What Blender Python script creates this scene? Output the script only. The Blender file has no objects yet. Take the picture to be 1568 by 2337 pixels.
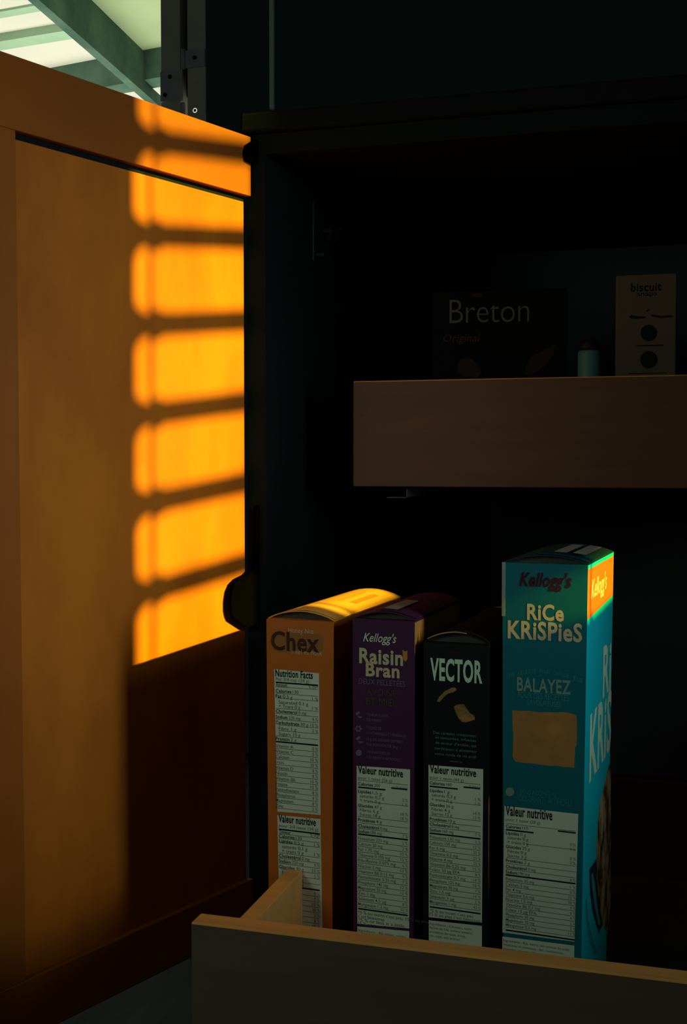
import bpy, bmesh, math, random
from mathutils import Vector, Matrix
random.seed(7)
scene = bpy.context.scene
col = scene.collection
# ------------------------------------------------------------------ camera
FPX = 2650.0
PSI = math.radians(16.3)                       # turned left of the cabinet's depth axis
TH = math.atan(118.5 / FPX)                    # pitched slightly down
FWD = Vector((-math.sin(PSI)*math.cos(TH), math.cos(PSI)*math.cos(TH), -math.sin(TH)))
RGT = Vector((math.cos(PSI), math.sin(PSI), 0))
UPV = RGT.cross(FWD)
cam_d = bpy.data.cameras.new('camera')
cam_d.sensor_fit = 'VERTICAL'; cam_d.sensor_height = 36.0
cam_d.lens = 36.0 * FPX / 2337.0
cam_d.clip_start = 0.02
cam = bpy.data.objects.new('camera', cam_d); col.objects.link(cam)
cam.rotation_euler = (math.pi/2 - TH, 0, PSI)
scene.camera = cam
# ------------------------------------------------------------------ world, lamps, exposure
vs = scene.view_settings
vs.view_transform = 'Standard'; vs.look = 'None'; vs.gamma = 1.0; vs.use_curve_mapping = False
vs.exposure = 0.0
w = bpy.data.worlds.new('world'); scene.world = w; w.use_nodes = True
bg = w.node_tree.nodes['Background']
bg.inputs[0].default_value = (0.55, 1.0, 0.95, 1); bg.inputs[1].default_value = 0.014

SUN_L = Vector((-1.0, 0.20, -0.376)).normalized()      # low sun through the louvred side window
sd = bpy.data.lights.new('evening_sun', 'SUN'); sd.energy = 11.0; sd.color = (1.0, 0.77, 0.03); sd.angle = math.radians(0.70)
so = bpy.data.objects.new('evening_sun', sd); col.objects.link(so)
so.rotation_euler = SUN_L.to_track_quat('-Z', 'Y').to_euler(); so.location = (3, 0, 2)

def area(name, loc, target, sx, sy, power, color):
    d = bpy.data.lights.new(name, 'AREA'); d.shape = 'RECTANGLE'; d.size = sx; d.size_y = sy
    d.energy = power; d.color = color
    o = bpy.data.objects.new(name, d); col.objects.link(o)
    o.location = loc
    o.rotation_euler = (Vector(target) - Vector(loc)).to_track_quat('-Z', 'Y').to_euler()
    return o
side_l = area('side_soft_fill', (0.70, 0.64, 0.16), (-0.5, 0.90, 0.0), 0.14, 0.55, 0.52, (0.76, 0.93, 0.92))  # soft lamp added inside the room, in front of the closed-off opening
side_l.data.spread = math.radians(50)        # beam narrowed to keep this soft light off the upper drawer
area('front_fill', (-0.76, 0.0, 0.22), (-0.2, 0.9, -0.25), 0.32, 0.32, 1.30, (0.78, 1.0, 0.76))  # fill lamp added left of the camera to brighten the labels
area('patio_daylight', (-2.2, 4.2, -0.3), (-2.0, 4.4, 1.6), 3.0, 3.0, 78.0, (0.97, 1.0, 0.82))

# ------------------------------------------------------------------ helpers
def ray(px, py): return RGT*((px-784)/FPX) + UPV*((1168.5-py)/FPX) + FWD
def on_plane(px, py, p, n):
    r = ray(px, py); return r*(p.dot(n)/r.dot(n))
def at_y(px, py, y): return on_plane(px, py, Vector((0, y, 0)), Vector((0, 1, 0)))
def at_z(px, py, z): return on_plane(px, py, Vector((0, 0, z)), Vector((0, 0, 1)))

def link(name, bm, mats, parent=None, smooth=False, loc=None):
    me = bpy.data.meshes.new(name); bm.normal_update(); bm.to_mesh(me); bm.free()
    for m in (mats if isinstance(mats, (list, tuple)) else [mats]): me.materials.append(m)
    if smooth:
        for p in me.polygons: p.use_smooth = True
    o = bpy.data.objects.new(name, me); col.objects.link(o)
    if parent: o.parent = parent
    if loc is not None: o.location = loc
    return o
def empty(name, loc, rz=0.0):
    o = bpy.data.objects.new(name, None); col.objects.link(o)
    o.location = loc; o.rotation_euler = (0, 0, rz); o.empty_display_size = 0.05
    return o
def tag(o, label, cat, group=None):
    o['label'] = label; o['category'] = cat
    if group: o['group'] = group
    return o
def struct(o): o['kind'] = 'structure'; return o
def box(bm, lo, hi, bevel=0.0, mat=0):
    r = bmesh.ops.create_cube(bm, size=1.0)
    vsx = r['verts']
    for v in vsx:
        v.co = Vector([lo[i] + (v.co[i]+0.5)*(hi[i]-lo[i]) for i in range(3)])
    fs = set(f for v in vsx for f in v.link_faces)
    for f in fs: f.material_index = mat
    if bevel > 0:
        es = list(set(e for v in vsx for e in v.link_edges))
        r2 = bmesh.ops.bevel(bm, geom=es, offset=bevel, segments=2, affect='EDGES', profile=0.5)
        for f in r2['faces']: f.material_index = mat
    return bm
def nbox(lo, hi, bevel=0.0):
    bm = bmesh.new(); return box(bm, lo, hi, bevel)
def cyl(bm, c, r, depth, axis='Z', seg=24, r2=None, mat=0):
    M = Matrix.Translation(c)
    if axis == 'Y': M = M @ Matrix.Rotation(math.pi/2, 4, 'X')
    if axis == 'X': M = M @ Matrix.Rotation(math.pi/2, 4, 'Y')
    r_ = bmesh.ops.create_cone(bm, cap_ends=True, segments=seg, radius1=r, radius2=r if r2 is None else r2, depth=depth, matrix=M)
    for v in r_['verts']:
        for f in v.link_faces: f.material_index = mat
    return bm
def prism(bm, pts, thick, mat=0):
    """pts: list of 3D points of a planar polygon; thick: extrusion vector"""
    vs_ = [bm.verts.new(p) for p in pts]; vt = [bm.verts.new(Vector(p)+thick) for p in pts]
    n = len(pts)
    fs = [bm.faces.new(vs_), bm.faces.new(list(reversed(vt)))]
    for i in range(n):
        fs.append(bm.faces.new((vs_[i], vt[i], vt[(i+1) % n], vs_[(i+1) % n])))
    for f in fs: f.material_index = mat
    bmesh.ops.recalc_face_normals(bm, faces=fs)
    return bm

# ------------------------------------------------------------------ materials
def mat(name, color, rough=0.6, var=0.0, scale=(8, 8, 8), color2=None, metal=0.0, bump=0.0, spec=0.35, detail=5, lo=0.35, hi=0.65):
    m = bpy.data.materials.new(name); m.use_nodes = True
    nt = m.node_tree; b = nt.nodes['Principled BSDF']
    b.inputs['Roughness'].default_value = rough; b.inputs['Metallic'].default_value = metal
    b.inputs['Specular IOR Level'].default_value = spec
    if color2 is None: color2 = tuple(c*(1-var) for c in color)
    tc = nt.nodes.new('ShaderNodeTexCoord'); mp = nt.nodes.new('ShaderNodeMapping')
    mp.inputs['Scale'].default_value = scale
    nz = nt.nodes.new('ShaderNodeTexNoise'); nz.inputs['Scale'].default_value = 1.0
    nz.inputs['Detail'].default_value = detail; nz.inputs['Roughness'].default_value = 0.6
    rp = nt.nodes.new('ShaderNodeValToRGB')
    rp.color_ramp.elements[0].position = lo; rp.color_ramp.elements[1].position = hi
    rp.color_ramp.elements[0].color = (*color2, 1); rp.color_ramp.elements[1].color = (*color, 1)
    nt.links.new(tc.outputs['Object'], mp.inputs[0]); nt.links.new(mp.outputs[0], nz.inputs['Vector'])
    nt.links.new(nz.outputs['Fac'], rp.inputs[0]); nt.links.new(rp.outputs[0], b.inputs['Base Color'])
    if bump > 0:
        bp = nt.nodes.new('ShaderNodeBump'); bp.inputs['Strength'].default_value = bump; bp.inputs['Distance'].default_value = 0.002
        nt.links.new(nz.outputs['Fac'], bp.inputs['Height']); nt.links.new(bp.outputs[0], b.inputs['Normal'])
    return m
M_door = mat('honey_maple', (0.60, 0.178, 0.012), 0.6, scale=(11, 11, 4.5), color2=(0.42, 0.112, 0.008), spec=0.15, lo=0.32, hi=0.68, detail=4)
M_rail = mat('darker_maple_rail', (0.40, 0.105, 0.009), 0.6, scale=(9, 9, 5), color2=(0.30, 0.088, 0.012), spec=0.15, lo=0.32, hi=0.68, detail=4)
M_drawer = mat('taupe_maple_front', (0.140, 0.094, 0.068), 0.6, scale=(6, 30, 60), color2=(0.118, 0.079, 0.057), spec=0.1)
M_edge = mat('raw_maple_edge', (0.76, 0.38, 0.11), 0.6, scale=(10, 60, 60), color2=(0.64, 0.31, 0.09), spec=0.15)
M_black = mat('black_carcass', (0.012, 0.017, 0.017), 0.9, var=0.2, spec=0.0)
M_wallback = mat('dark_teal_wall', (0.075, 0.108, 0.114), 0.9, var=0.15, spec=0.05)
M_wall = mat('grey_wall_paint', (0.25, 0.25, 0.22), 0.9, var=0.06, spec=0.1)
M_floor = mat('grey_floor_boards', (0.085, 0.095, 0.095), 0.75, scale=(30, 5, 5), color2=(0.045, 0.052, 0.052), spec=0.15, bump=0.2)
M_inner = mat('lifted_carcass_black', (0.070, 0.092, 0.094), 0.9, var=0.15, spec=0.0)  # paler copy of the carcass black, lifting the dim interior by colour
M_counter = mat('black_stone', (0.012, 0.016, 0.016), 0.9, var=0.3, scale=(60, 60, 60), spec=0.0)
M_post = mat('grey_painted_metal', (0.80, 0.70, 0.64), 0.6, var=0.15, scale=(12, 12, 12), spec=0.1)
M_hinge = mat('blue_grey_hinge_steel', (0.66, 0.61, 0.68), 0.55, var=0.2, scale=(20, 20, 20), spec=0.15)
M_screw = mat('dark_screw_steel', (0.02, 0.02, 0.02), 0.5, var=0.2)
M_bright = mat('bright_brass_ring', (0.80, 0.92, 0.45), 0.4, var=0.05)
M_trim = mat('sage_grey_trim', (0.82, 0.92, 0.84), 0.8, var=0.12, scale=(8, 8, 5), spec=0.1)
M_bump = mat('near_black_bump', (0.0015, 0.0015, 0.0015), 0.9, var=0.2, spec=0.0)
M_roof = mat('cream_roof_sheet', (0.82, 0.78, 0.70), 0.8, var=0.06, scale=(2, 2, 2), spec=0.1)
M_roof_g = mat('pale_green_roof_sheet', (0.47, 0.57, 0.33), 0.8, var=0.10, scale=(3, 3, 3), spec=0.1)
M_beam = mat('green_grey_beam', (0.115, 0.20, 0.145), 0.8, scale=(5, 5, 5), color2=(0.055, 0.11, 0.085), spec=0.1)
M_beam_l = mat('light_green_purlin', (0.42, 0.60, 0.42), 0.8, var=0.15, scale=(4, 4, 4), spec=0.1)
M_white = mat('white_shutter_paint', (0.75, 0.73, 0.68), 0.5, var=0.04)
M_paper = mat('label_paper', (0.74, 0.78, 0.64), 0.7, var=0.06, scale=(25, 25, 25), spec=0.2)
M_ink = mat('black_ink', (0.018, 0.02, 0.018), 0.6, var=0.1, spec=0.1)
M_inkgrey = mat('grey_ink', (0.10, 0.115, 0.095), 0.7, var=0.1, spec=0.1)
M_shadowflap = mat('grey_cardboard_inside', (0.10, 0.085, 0.07), 0.85, var=0.2)
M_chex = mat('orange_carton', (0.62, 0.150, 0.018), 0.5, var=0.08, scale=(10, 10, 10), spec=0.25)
M_chexplate = mat('tan_orange_print', (0.40, 0.15, 0.04), 0.55, var=0.1, spec=0.2)
M_chexink = mat('maroon_ink', (0.075, 0.020, 0.014), 0.55, var=0.1, spec=0.2)
M_cream = mat('cream_ink', (0.68, 0.56, 0.34), 0.55, var=0.05, spec=0.2)
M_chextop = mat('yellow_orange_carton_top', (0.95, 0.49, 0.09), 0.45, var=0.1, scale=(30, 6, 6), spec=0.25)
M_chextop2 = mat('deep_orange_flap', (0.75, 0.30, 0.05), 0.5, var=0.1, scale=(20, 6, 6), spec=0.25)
M_purple = mat('dark_purple_carton', (0.075, 0.018, 0.070), 0.5, var=0.15, scale=(8, 8, 8), spec=0.2)
M_purpleside = mat('orange_print_and_sun', (0.62, 0.26, 0.05), 0.5, var=0.05, spec=0.2)  # real orange print, and sunlight painted on the purple box
M_lilac = mat('lilac_ink', (0.20, 0.15, 0.22), 0.6, var=0.1, spec=0.1)
M_olive = mat('olive_ink', (0.095, 0.075, 0.030), 0.6, var=0.1, spec=0.1)
M_offwhite = mat('off_white_ink', (0.76, 0.80, 0.60), 0.55, var=0.04, spec=0.2)
M_vec = mat('black_carton', (0.008, 0.009, 0.010), 0.5, var=0.2, spec=0.2)
M_vecink = mat('dull_teal_ink', (0.14, 0.24, 0.24), 0.6, var=0.1, spec=0.1)
M_mint = mat('mint_white_ink', (0.62, 0.85, 0.64), 0.55, var=0.05, spec=0.2)
M_flake = mat('toasted_flake', (0.42, 0.23, 0.07), 0.7, var=0.45, scale=(90, 90, 160), spec=0.1)
M_redink = mat('dark_red_ink', (0.075, 0.012, 0.028), 0.6, var=0.2, spec=0.1)
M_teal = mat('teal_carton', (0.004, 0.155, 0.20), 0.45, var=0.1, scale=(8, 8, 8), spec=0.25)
M_tealside = mat('lit_teal_carton', (0.004, 0.60, 0.74), 0.45, var=0.12, scale=(8, 8, 5), spec=0.25)  # lighter copy of the teal carton, skylight on the side put into colour
M_tealink = mat('pale_teal_ink', (0.05, 0.30, 0.32), 0.6, var=0.1, spec=0.1)
M_tealdark = mat('deep_teal_ink', (0.003, 0.035, 0.055), 0.5, var=0.1, spec=0.2)
M_greyteal = mat('grey_green_ink', (0.20, 0.36, 0.33), 0.6, var=0.1, spec=0.1)
M_toast = mat('toast_print', (0.50, 0.23, 0.07), 0.7, var=0.3, scale=(40, 40, 40), spec=0.1)
M_red = mat('red_print', (0.62, 0.13, 0.015), 0.5, var=0.05, spec=0.25)
M_tape = mat('clear_tape_flap', (0.34, 0.36, 0.30), 0.35, var=0.3, scale=(30, 10, 10), spec=0.5)
M_bowl = mat('cereal_pile_print', (0.48, 0.34, 0.16), 0.7, scale=(50, 60, 45), color2=(0.05, 0.028, 0.014), spec=0.1, lo=0.42, hi=0.62)
M_breton = mat('black_cracker_carton', (0.010, 0.012, 0.013), 0.7, var=0.1, spec=0.0)
M_bretink = mat('grey_white_ink', (0.14, 0.145, 0.148), 0.6, var=0.05, spec=0.1)
M_bretor = mat('dull_orange_ink', (0.08, 0.042, 0.018), 0.6, var=0.2, spec=0.1)
M_cracker = mat('cracker_print', (0.045, 0.03, 0.024), 0.7, var=0.35, scale=(60, 60, 60), spec=0.1)
M_tan = mat('tan_kraft_carton', (0.13, 0.112, 0.098), 0.7, var=0.12, scale=(12, 12, 12), spec=0.1)
M_tancirc = mat('dark_emblem_ink', (0.014, 0.017, 0.017), 0.7, var=0.2, spec=0.05)
M_jar = mat('pale_teal_canister', (0.10, 0.28, 0.29), 0.4, var=0.1, spec=0.3)
M_jarlid = mat('plum_lid', (0.02, 0.012, 0.013), 0.6, var=0.1)
M_steel = mat('zinc_steel', (0.10, 0.11, 0.11), 0.6, var=0.1)
M_rust = mat('red_brown_label', (0.03, 0.014, 0.012), 0.7, var=0.2)

# ------------------------------------------------------------------ levels
HINGE = at_y(575, 1000, 1.12)
DD = ray(2710, 1050); DD.z = 0; DD.normalize()          # along the open door, going to its hinge edge
DN = Vector((DD.y, -DD.x, 0))                           # the door's inner side
def on_door(px, py, off=0.0): return on_plane(px, py, HINGE + DN*off, DN)
Z_DOOR_TOP = on_door(285, 213.3).z
Z_DOOR_BOT = on_door(264, 2272).z
Z_FLOOR = Z_DOOR_BOT - 0.11
X_R = 0.72                                              # right wall
Y_B = 2.2                                               # back wall
X_CL, X_CR = -0.432, 0.34                               # cabinet sides

# ------------------------------------------------------------------ setting
struct(link('floor', nbox((-4, -2.5, Z_FLOOR-0.05), (X_R+0.1, Y_B, Z_FLOOR)), M_floor))
xw0 = at_y(470, 200, Y_B).x
struct(link('wall_back', nbox((xw0, Y_B, Z_FLOOR), (X_R+0.1, Y_B+0.12, 2.2)), M_wallback))
a, b_ = at_y(618.5, 100, Y_B), at_y(630, 238, Y_B)
struct(link('trim_1', nbox((a.x, Y_B-0.012, b_.z-0.012), (b_.x, Y_B, 2.15), 0.002), M_trim))
# right wall with a louvred window, plus an unseen plain window added for soft light
SB0, SB1 = 0.718, 0.886                                 # louvred opening across the wall
WT = 0.10
Z_SILL = 0.150
bm = bmesh.new()
for lo, hi in (((X_R, -2.5, Z_FLOOR), (X_R+WT, 0.46, 2.2)), ((X_R, 0.70, Z_FLOOR), (X_R+WT, SB0-0.006, 2.2)),
               ((X_R, SB1+0.006, Z_FLOOR), (X_R+WT, Y_B, 2.2)), ((X_R, 0.46, Z_FLOOR), (X_R+WT, 0.70, -0.22)), ((X_R, 0.46, 0.44), (X_R+WT, 0.70, 2.2)),
               ((X_R, SB0-0.006, Z_FLOOR), (X_R+WT, SB1+0.006, Z_SILL)), ((X_R, SB0-0.006, 1.10), (X_R+WT, SB1+0.006, 2.2))):
    box(bm, lo, hi)
struct(link('wall_right', bm, M_wall))
bm = bmesh.new()
for lo, hi in (((X_R-0.012, 0.44, -0.24), (X_R, 0.46, 0.46)), ((X_R-0.012, 0.70, -0.24), (X_R, 0.712, 0.46)),
               ((X_R-0.012, 0.46, 0.44), (X_R, 0.70, 0.46)), ((X_R-0.03, 0.46, -0.24), (X_R, 0.70, -0.22))):
    box(bm, lo, hi, 0.002)
w1 = struct(link('window_1', bm, M_white))
o = link('sun_blocker', nbox((X_R+0.010, 0.45, -0.23), (X_R+0.014, 0.71, 0.45)), M_white, w1); o['label'] = 'unseen pale panel added to block the sun'  # unseen panel added to stop sun passing through the plain window
# louvred shutter: the blades that stripe the door
sh = empty('window_shutter', (X_R+0.05, (SB0+SB1)/2, Z_SILL))
tag(sh, 'white louvred shutter in the narrow side window, striping the door with shade', 'shutter')
def rel(x, y, z): return (x-sh.location.x, y-sh.location.y, z-sh.location.z)
for y0, y1 in ((SB0-0.006, SB0), (SB1, SB1+0.006)):
    link('stile', nbox(rel(X_R+0.02, y0, Z_SILL), rel(X_R+0.08, y1, 1.10)), M_white, sh)
TX = X_R + 0.05
PITCH = 0.0829
YROD = 0.999 - 0.20*(TX+0.469)
z_first = 0.3000 + 0.376*(TX - (-0.4545))               # traced from the topmost dark band on the door back to the window
for i in range(-3, 9):
    zc = z_first - i*PITCH - (0.0135 if i == 6 else 0.0)  # one unseen blade lowered so its shadow covers the teal box's top
    if zc < Z_SILL+0.012 or zc > 1.09: continue
    bm = bmesh.new(); n = 20
    tilt = math.atan(0.376) + math.radians(4.0)
    secs = [0.0, 0.0015, 0.003, 0.005, 0.008, 0.012, 0.017, 0.022] + [YROD-SB0+dy for dy in (-0.010, -0.004, 0.0, 0.004, 0.010)] + [SB1-SB0]
    rings = []
    for d in secs:
        ex = 0.0
        if d < 0.022: ex = 0.022 - math.sqrt(max(0, 0.022**2 - (0.022-d)**2))      # blade end thickened to round off the light stripes on the door
        ex += 0.004*max(0, 1-abs(d-(YROD-SB0))/0.010)                             # swelling added at the tilt rod to pinch the stripes
        rg = []
        for k in range(n):
            t = 2*math.pi*k/n
            u, v = 0.034*math.cos(t), (0.0112+ex)*math.sin(t)
            rg.append(bm.verts.new(rel(TX + u*math.cos(tilt) - v*math.sin(tilt), SB0+d, zc + u*math.sin(tilt) + v*math.cos(tilt))))
        rings.append(rg)
    for va, vb in zip(rings, rings[1:]):
        for k in range(n): bm.faces.new((va[k], va[(k+1) % n], vb[(k+1) % n], vb[k]))
    bm.faces.new(rings[0]); bm.faces.new(rings[-1]); bmesh.ops.recalc_face_normals(bm, faces=bm.faces[:])
    link('slat', bm, M_white, sh, smooth=True)
bm = bmesh.new(); cyl(bm, Vector(rel(TX-0.036, YROD, 0.63)), 0.0026, 0.9, 'Z', 12)
link('tilt_rod', bm, M_white, sh)

# outside: patio roof seen over the door
ZR = 1.6
struct(link('ceiling', nbox((-7, Y_B+0.1, ZR), (2.0, 14, ZR+0.05)), M_roof))
def beam(name, p0, p1, drop, thick, m, ext0=1.0, ext1=1.0, side=1, chord=0.0):
    A, B = at_z(*p0, ZR), at_z(*p1, ZR)
    d = (B-A).normalized(); A = A - d*ext0; B = B + d*ext1
    n = Vector((-d.y, d.x, 0))*side*thick
    bm = bmesh.new(); z0 = Vector((0, 0, -drop))
    org = (A+B)/2
    prism(bm, [A-org, B-org, B+n-org, A+n-org], z0)
    if chord: prism(bm, [B-org+z0*0.72, B+d*chord-org+z0*0.72, B+d*chord+n-org+z0*0.72, B+n-org+z0*0.72], z0*0.28)
    o = link(name, bm, m); o.location = org
    return o
g = beam('roof_beam', (213, 0), (326, 111), 0.165, 0.035, M_beam, 1.2, 0.03, 1, 0.9)
tag(g, 'thick dark green-grey diagonal rafter under the pale patio roof', 'roof beam')
g = beam('roof_beam', (110, 156), (365, 107), 0.115, 0.10, M_beam, 1.5, 1.5, 1)
tag(g, 'deep green cross beam meeting the diagonal rafter above the door', 'roof beam')
g = beam('roof_purlin', (0, 76), (155, 50), 0.030, 0.08, M_beam_l, 1.5, 0.0, 1)
tag(g, 'pale green thin purlin in the middle of the bright left roof bay', 'purlin')
g = beam('roof_purlin', (0, 22), (105, 3), 0.008, 0.05, M_beam_l, 1.5, 0.0, 1)
tag(g, 'thinnest pale purlin line at the top left corner of the roof', 'purlin')
# pale green sheet in the bay right of the rafter
A0, A1, A2, A3 = (at_z(*p, ZR) for p in ((213, 0), (326, 111), (480, 82), (480, -160)))
A4 = at_z(60, -150, ZR)
bm = bmesh.new(); org = (A0+A2)/2
prism(bm, [p-org for p in (A0, A1, A2, A3, A4)], Vector((0, 0, -0.006)))
o = link('roof_sheet', bm, M_roof_g); o.location = org
tag(o, 'pale sage green roof sheet between the rafter and the dark post', 'roof sheet')

# door frame post with hinges
def post_strip(x0, x1, y0, y1): return (at_y(x0, 100, Y_B).x, y0, Z_FLOOR), (at_y(x1, 100, Y_B).x, y1, 2.2)
dr = empty('door_1', (at_y(420, 100, Y_B).x, Y_B, Z_FLOOR)); struct(dr)
def lp(par, lo, hi):
    return tuple(lo[i]-par.location[i] for i in range(3)), tuple(hi[i]-par.location[i] for i in range(3))
lo, hi = post_strip(367, 411, Y_B-0.0, Y_B+0.04); link('door_stile', nbox(*lp(dr, lo, hi), 0.001), M_post, dr)
RC = at_y(445, 252, Y_B)                                  # a hole round a bolt, daylight showing through
VZ0, VZ1 = RC.z-0.04, RC.z+0.04
bm = bmesh.new()
lo, hi = post_strip(427.5, 470, Y_B, Y_B+0.04)
box(bm, *lp(dr, lo, (hi[0], hi[1], VZ0))); box(bm, *lp(dr, (lo[0], lo[1], VZ1), hi))
n = 32; HR = 0.0049
sq, ci = [], []
for k in range(n):
    t = 2*math.pi*(k+0.5)/n; c_, s_ = math.cos(t), math.sin(t)
    mx = ((hi[0]-RC.x)/c_ if c_ > 0 else (lo[0]-RC.x)/c_) if abs(c_) > 1e-6 else 9
    mz = 0.04/abs(s_) if abs(s_) > 1e-6 else 9
    d = min(mx, mz)
    if k % 8 in (3, 4): d = min(mx, mz)
    sq.append(bm.verts.new(RC + Vector((c_*d, 0, s_*d)) - dr.location))
    ci.append(bm.verts.new(RC + Vector((c_*HR, 0, s_*HR)) - dr.location))
for k in range(n): bm.faces.new((sq[k], sq[(k+1) % n], ci[(k+1) % n], ci[k]))
for cx, cz in ((lo[0], VZ0), (lo[0], VZ1), (hi[0], VZ0), (hi[0], VZ1)):       # corners of the plate
    P_ = Vector((cx, Y_B, cz)) - dr.location
    an = math.atan2(cz-RC.z, cx-RC.x) % (2*math.pi); k = int(math.floor(an/(2*math.pi/n) - 0.5)) % n
    bm.faces.new((sq[k], bm.verts.new(P_), sq[(k+1) % n]))
bmesh.ops.recalc_face_normals(bm, faces=bm.faces[:])
link('door_jamb', bm, M_post, dr)
lo, hi = post_strip(411, 427.5, Y_B+0.03, Y_B+0.04)
bm = bmesh.new(); box(bm, *lp(dr, lo, (hi[0], hi[1], VZ0))); box(bm, *lp(dr, (lo[0], lo[1], VZ1), hi))
link('jamb_gap', bm, M_black, dr)
bm = bmesh.new(); box(bm, (RC.x-dr.location.x-0.0025, -0.0008, RC.z-dr.location.z-0.0025), (RC.x-dr.location.x+0.0025, 0.0002, RC.z-dr.location.z+0.0025))
o = link('bolt', bm, M_screw, dr); o['label'] = 'dark bolt with daylight showing round it'
def plate(x0, y0, x1, y1, depth=0.004):
    p, q = at_y(x0, y1, Y_B), at_y(x1, y0, Y_B)
    return lp(dr, (p.x, Y_B-depth, p.z), (q.x, Y_B+0.001, q.z))
for x0, y0, x1, y1, screws in ((368, 160, 418, 234, ((390, 177), (379, 218))), (425, 112, 469, 157, ((446.5, 133),))):
    hg = link('hinge_leaf', nbox(*plate(x0, y0, x1, y1), 0.0006), M_hinge, dr)
    for sx, sy in screws:
        p = at_y(sx, sy, Y_B) - dr.location
        bm = bmesh.new(); cyl(bm, Vector((p.x, -0.0045, p.z)), 0.0042, 0.003, 'Y', 16)
        link('screw', bm, M_screw, hg)
for y0, y1 in ((112, 158), (234, 300)):
    p, q = at_y(417.5, y1, Y_B)-dr.location, at_y(417.5, y0, Y_B)-dr.location
    bm = bmesh.new(); cyl(bm, Vector((p.x, 0.002, (p.z+q.z)/2)), 0.005, q.z-p.z, 'Z', 16)
    link('hinge_knuckle', bm, M_hinge, dr, smooth=True)
# ------------------------------------------------------------------ cabinet
Y_F = 1.125
cab = empty('base_cabinet', ((X_CL+X_CR)/2, 1.45, Z_FLOOR))
tag(cab, 'dark pantry cabinet with its honey maple door swung open and a drawer pulled out', 'cabinet')
ZT = Z_DOOR_TOP + 0.003
bm = bmesh.new()
T = 0.02
for lo, hi in (((X_CL, Y_F, Z_FLOOR), (X_CL+T, 1.78, ZT)), ((X_CR-T, Y_F, Z_FLOOR), (X_CR, 1.78, ZT)), ((X_CL, 1.76, Z_FLOOR), (X_CR, 1.78, ZT)),
               ((X_CL+T, Y_F, ZT-T), (X_CR-T, 1.76, ZT)), ((X_CL+T, Y_F+0.03, Z_DOOR_BOT), (X_CR-T, 1.76, Z_DOOR_BOT+T)), ((X_CL+T, Y_F+0.06, Z_FLOOR), (X_CR-T, Y_F+0.08, Z_DOOR_BOT))):
    box(bm, *lp(cab, lo, hi))
cb = link('cabinet_body', bm, [M_inner, M_black], cab)
for f in cb.data.polygons:
    if f.normal.y < -0.5 and (f.center.y + cab.location.y) < Y_F+0.1: f.material_index = 1     # front edges: same carcass, painted darker to offset lamp light
    if abs(f.normal.x) > 0.5 or f.normal.z < -0.5: f.material_index = 1                        # sides and undersides painted darker to hold down light on them
# pilaster strip and clip on the inner left side
XI = X_CL + T
def on_x(px, py, x): return on_plane(px, py, Vector((x, 0, 0)), Vector((1, 0, 0)))
p0, p1 = on_x(714, 460, XI), on_x(714, 594, XI)
o = link('shelf_strip', nbox(*lp(cab, (XI, p0.y-0.002, p1.z), (XI+0.0008, p0.y+0.002, p0.z))), M_steel, cab)
p0, p1 = on_x(742, 548, XI), on_x(777, 530, XI)
o = link('hinge_mounting_plate', nbox(*lp(cab, (XI, p0.y, p0.z), (XI+0.006, p1.y, p1.z)), 0.001), M_rust, cab)
for px, py in ((772, 522), (730, 581), (746, 527)):
    q = on_x(px, py, XI+0.004)-cab.location
    bm = bmesh.new(); cyl(bm, q, 0.0022, 0.008, 'X', 12)
    link('screw', bm, M_steel, cab)
tag(link('countertop', nbox((X_CL-0.005, 1.118, ZT+0.001), (0.70, 1.80, 0.352), 0.003), M_counter), 'black countertop lying over the open pantry cabinet', 'countertop')

# the open door
DW = 0.40; DT = 0.020
door = empty('door', (HINGE - DD*DW/2 - cab.location)); door.parent = cab
door['label'] = 'honey maple door swung open, striped by sunlight'
ang = math.atan2(DD.y, DD.x); door.rotation_euler = (0, 0, ang)
# door frame: local x along DD (hinge at +DW/2), local y = -DN side (back), z up
dz0, dz1 = Z_DOOR_BOT - HINGE.z, Z_DOOR_TOP - HINGE.z
z_gt = on_door(36, 297).z - HINGE.z
z_gt2 = on_door(36, 313).z - HINGE.z
z_gb = on_door(82, 2212).z - HINGE.z
xs = (on_door(36, 300) - HINGE).dot(DD) + DW/2
xs2 = DW/2 - 0.001
REC = 0.006
link('panel', nbox((xs-0.008, REC, z_gb-0.006), (xs2-0.004, REC+0.0015, z_gt2)), M_door, door)
link('shade_backing', nbox((xs-0.008, REC+0.0016, z_gb-0.01), (xs2-0.002, DT, z_gt+0.002)), M_black, door)  # black backing paints in the shade of the groove under the rail
link('top_rail', nbox((-DW/2, 0, z_gt), (DW/2, DT-0.001, dz1), 0.0008), M_rail, door)
link('bottom_rail', nbox((-DW/2, 0, dz0), (DW/2, DT-0.001, z_gb-0.006), 0.0008), M_rail, door)
link('stile', nbox((-DW/2, 0.0003, z_gb-0.006), (xs, DT-0.001, z_gt), 0.0006), M_rail, door)
# near-black flat shape standing on the door's inner face near its hinge edge
def bump_shape(pts, thick):
    bm = bmesh.new()
    loc = []
    for px, py in pts:
        P = on_door(px, py, 0.002) - HINGE
        loc.append(Vector((P.dot(DD)+DW/2, -0.0002, P.z)))
    prism(bm, loc, Vector((0, -thick, 0)))
    return bm
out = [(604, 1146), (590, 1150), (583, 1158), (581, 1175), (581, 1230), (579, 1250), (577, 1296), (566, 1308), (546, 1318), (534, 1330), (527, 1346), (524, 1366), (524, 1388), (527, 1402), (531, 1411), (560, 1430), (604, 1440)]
link('edge_bump', bump_shape(out, 0.004), M_bump, door)
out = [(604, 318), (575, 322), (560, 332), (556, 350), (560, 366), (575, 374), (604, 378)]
link('edge_bump', bump_shape(out, 0.004), M_bump, door)

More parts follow.
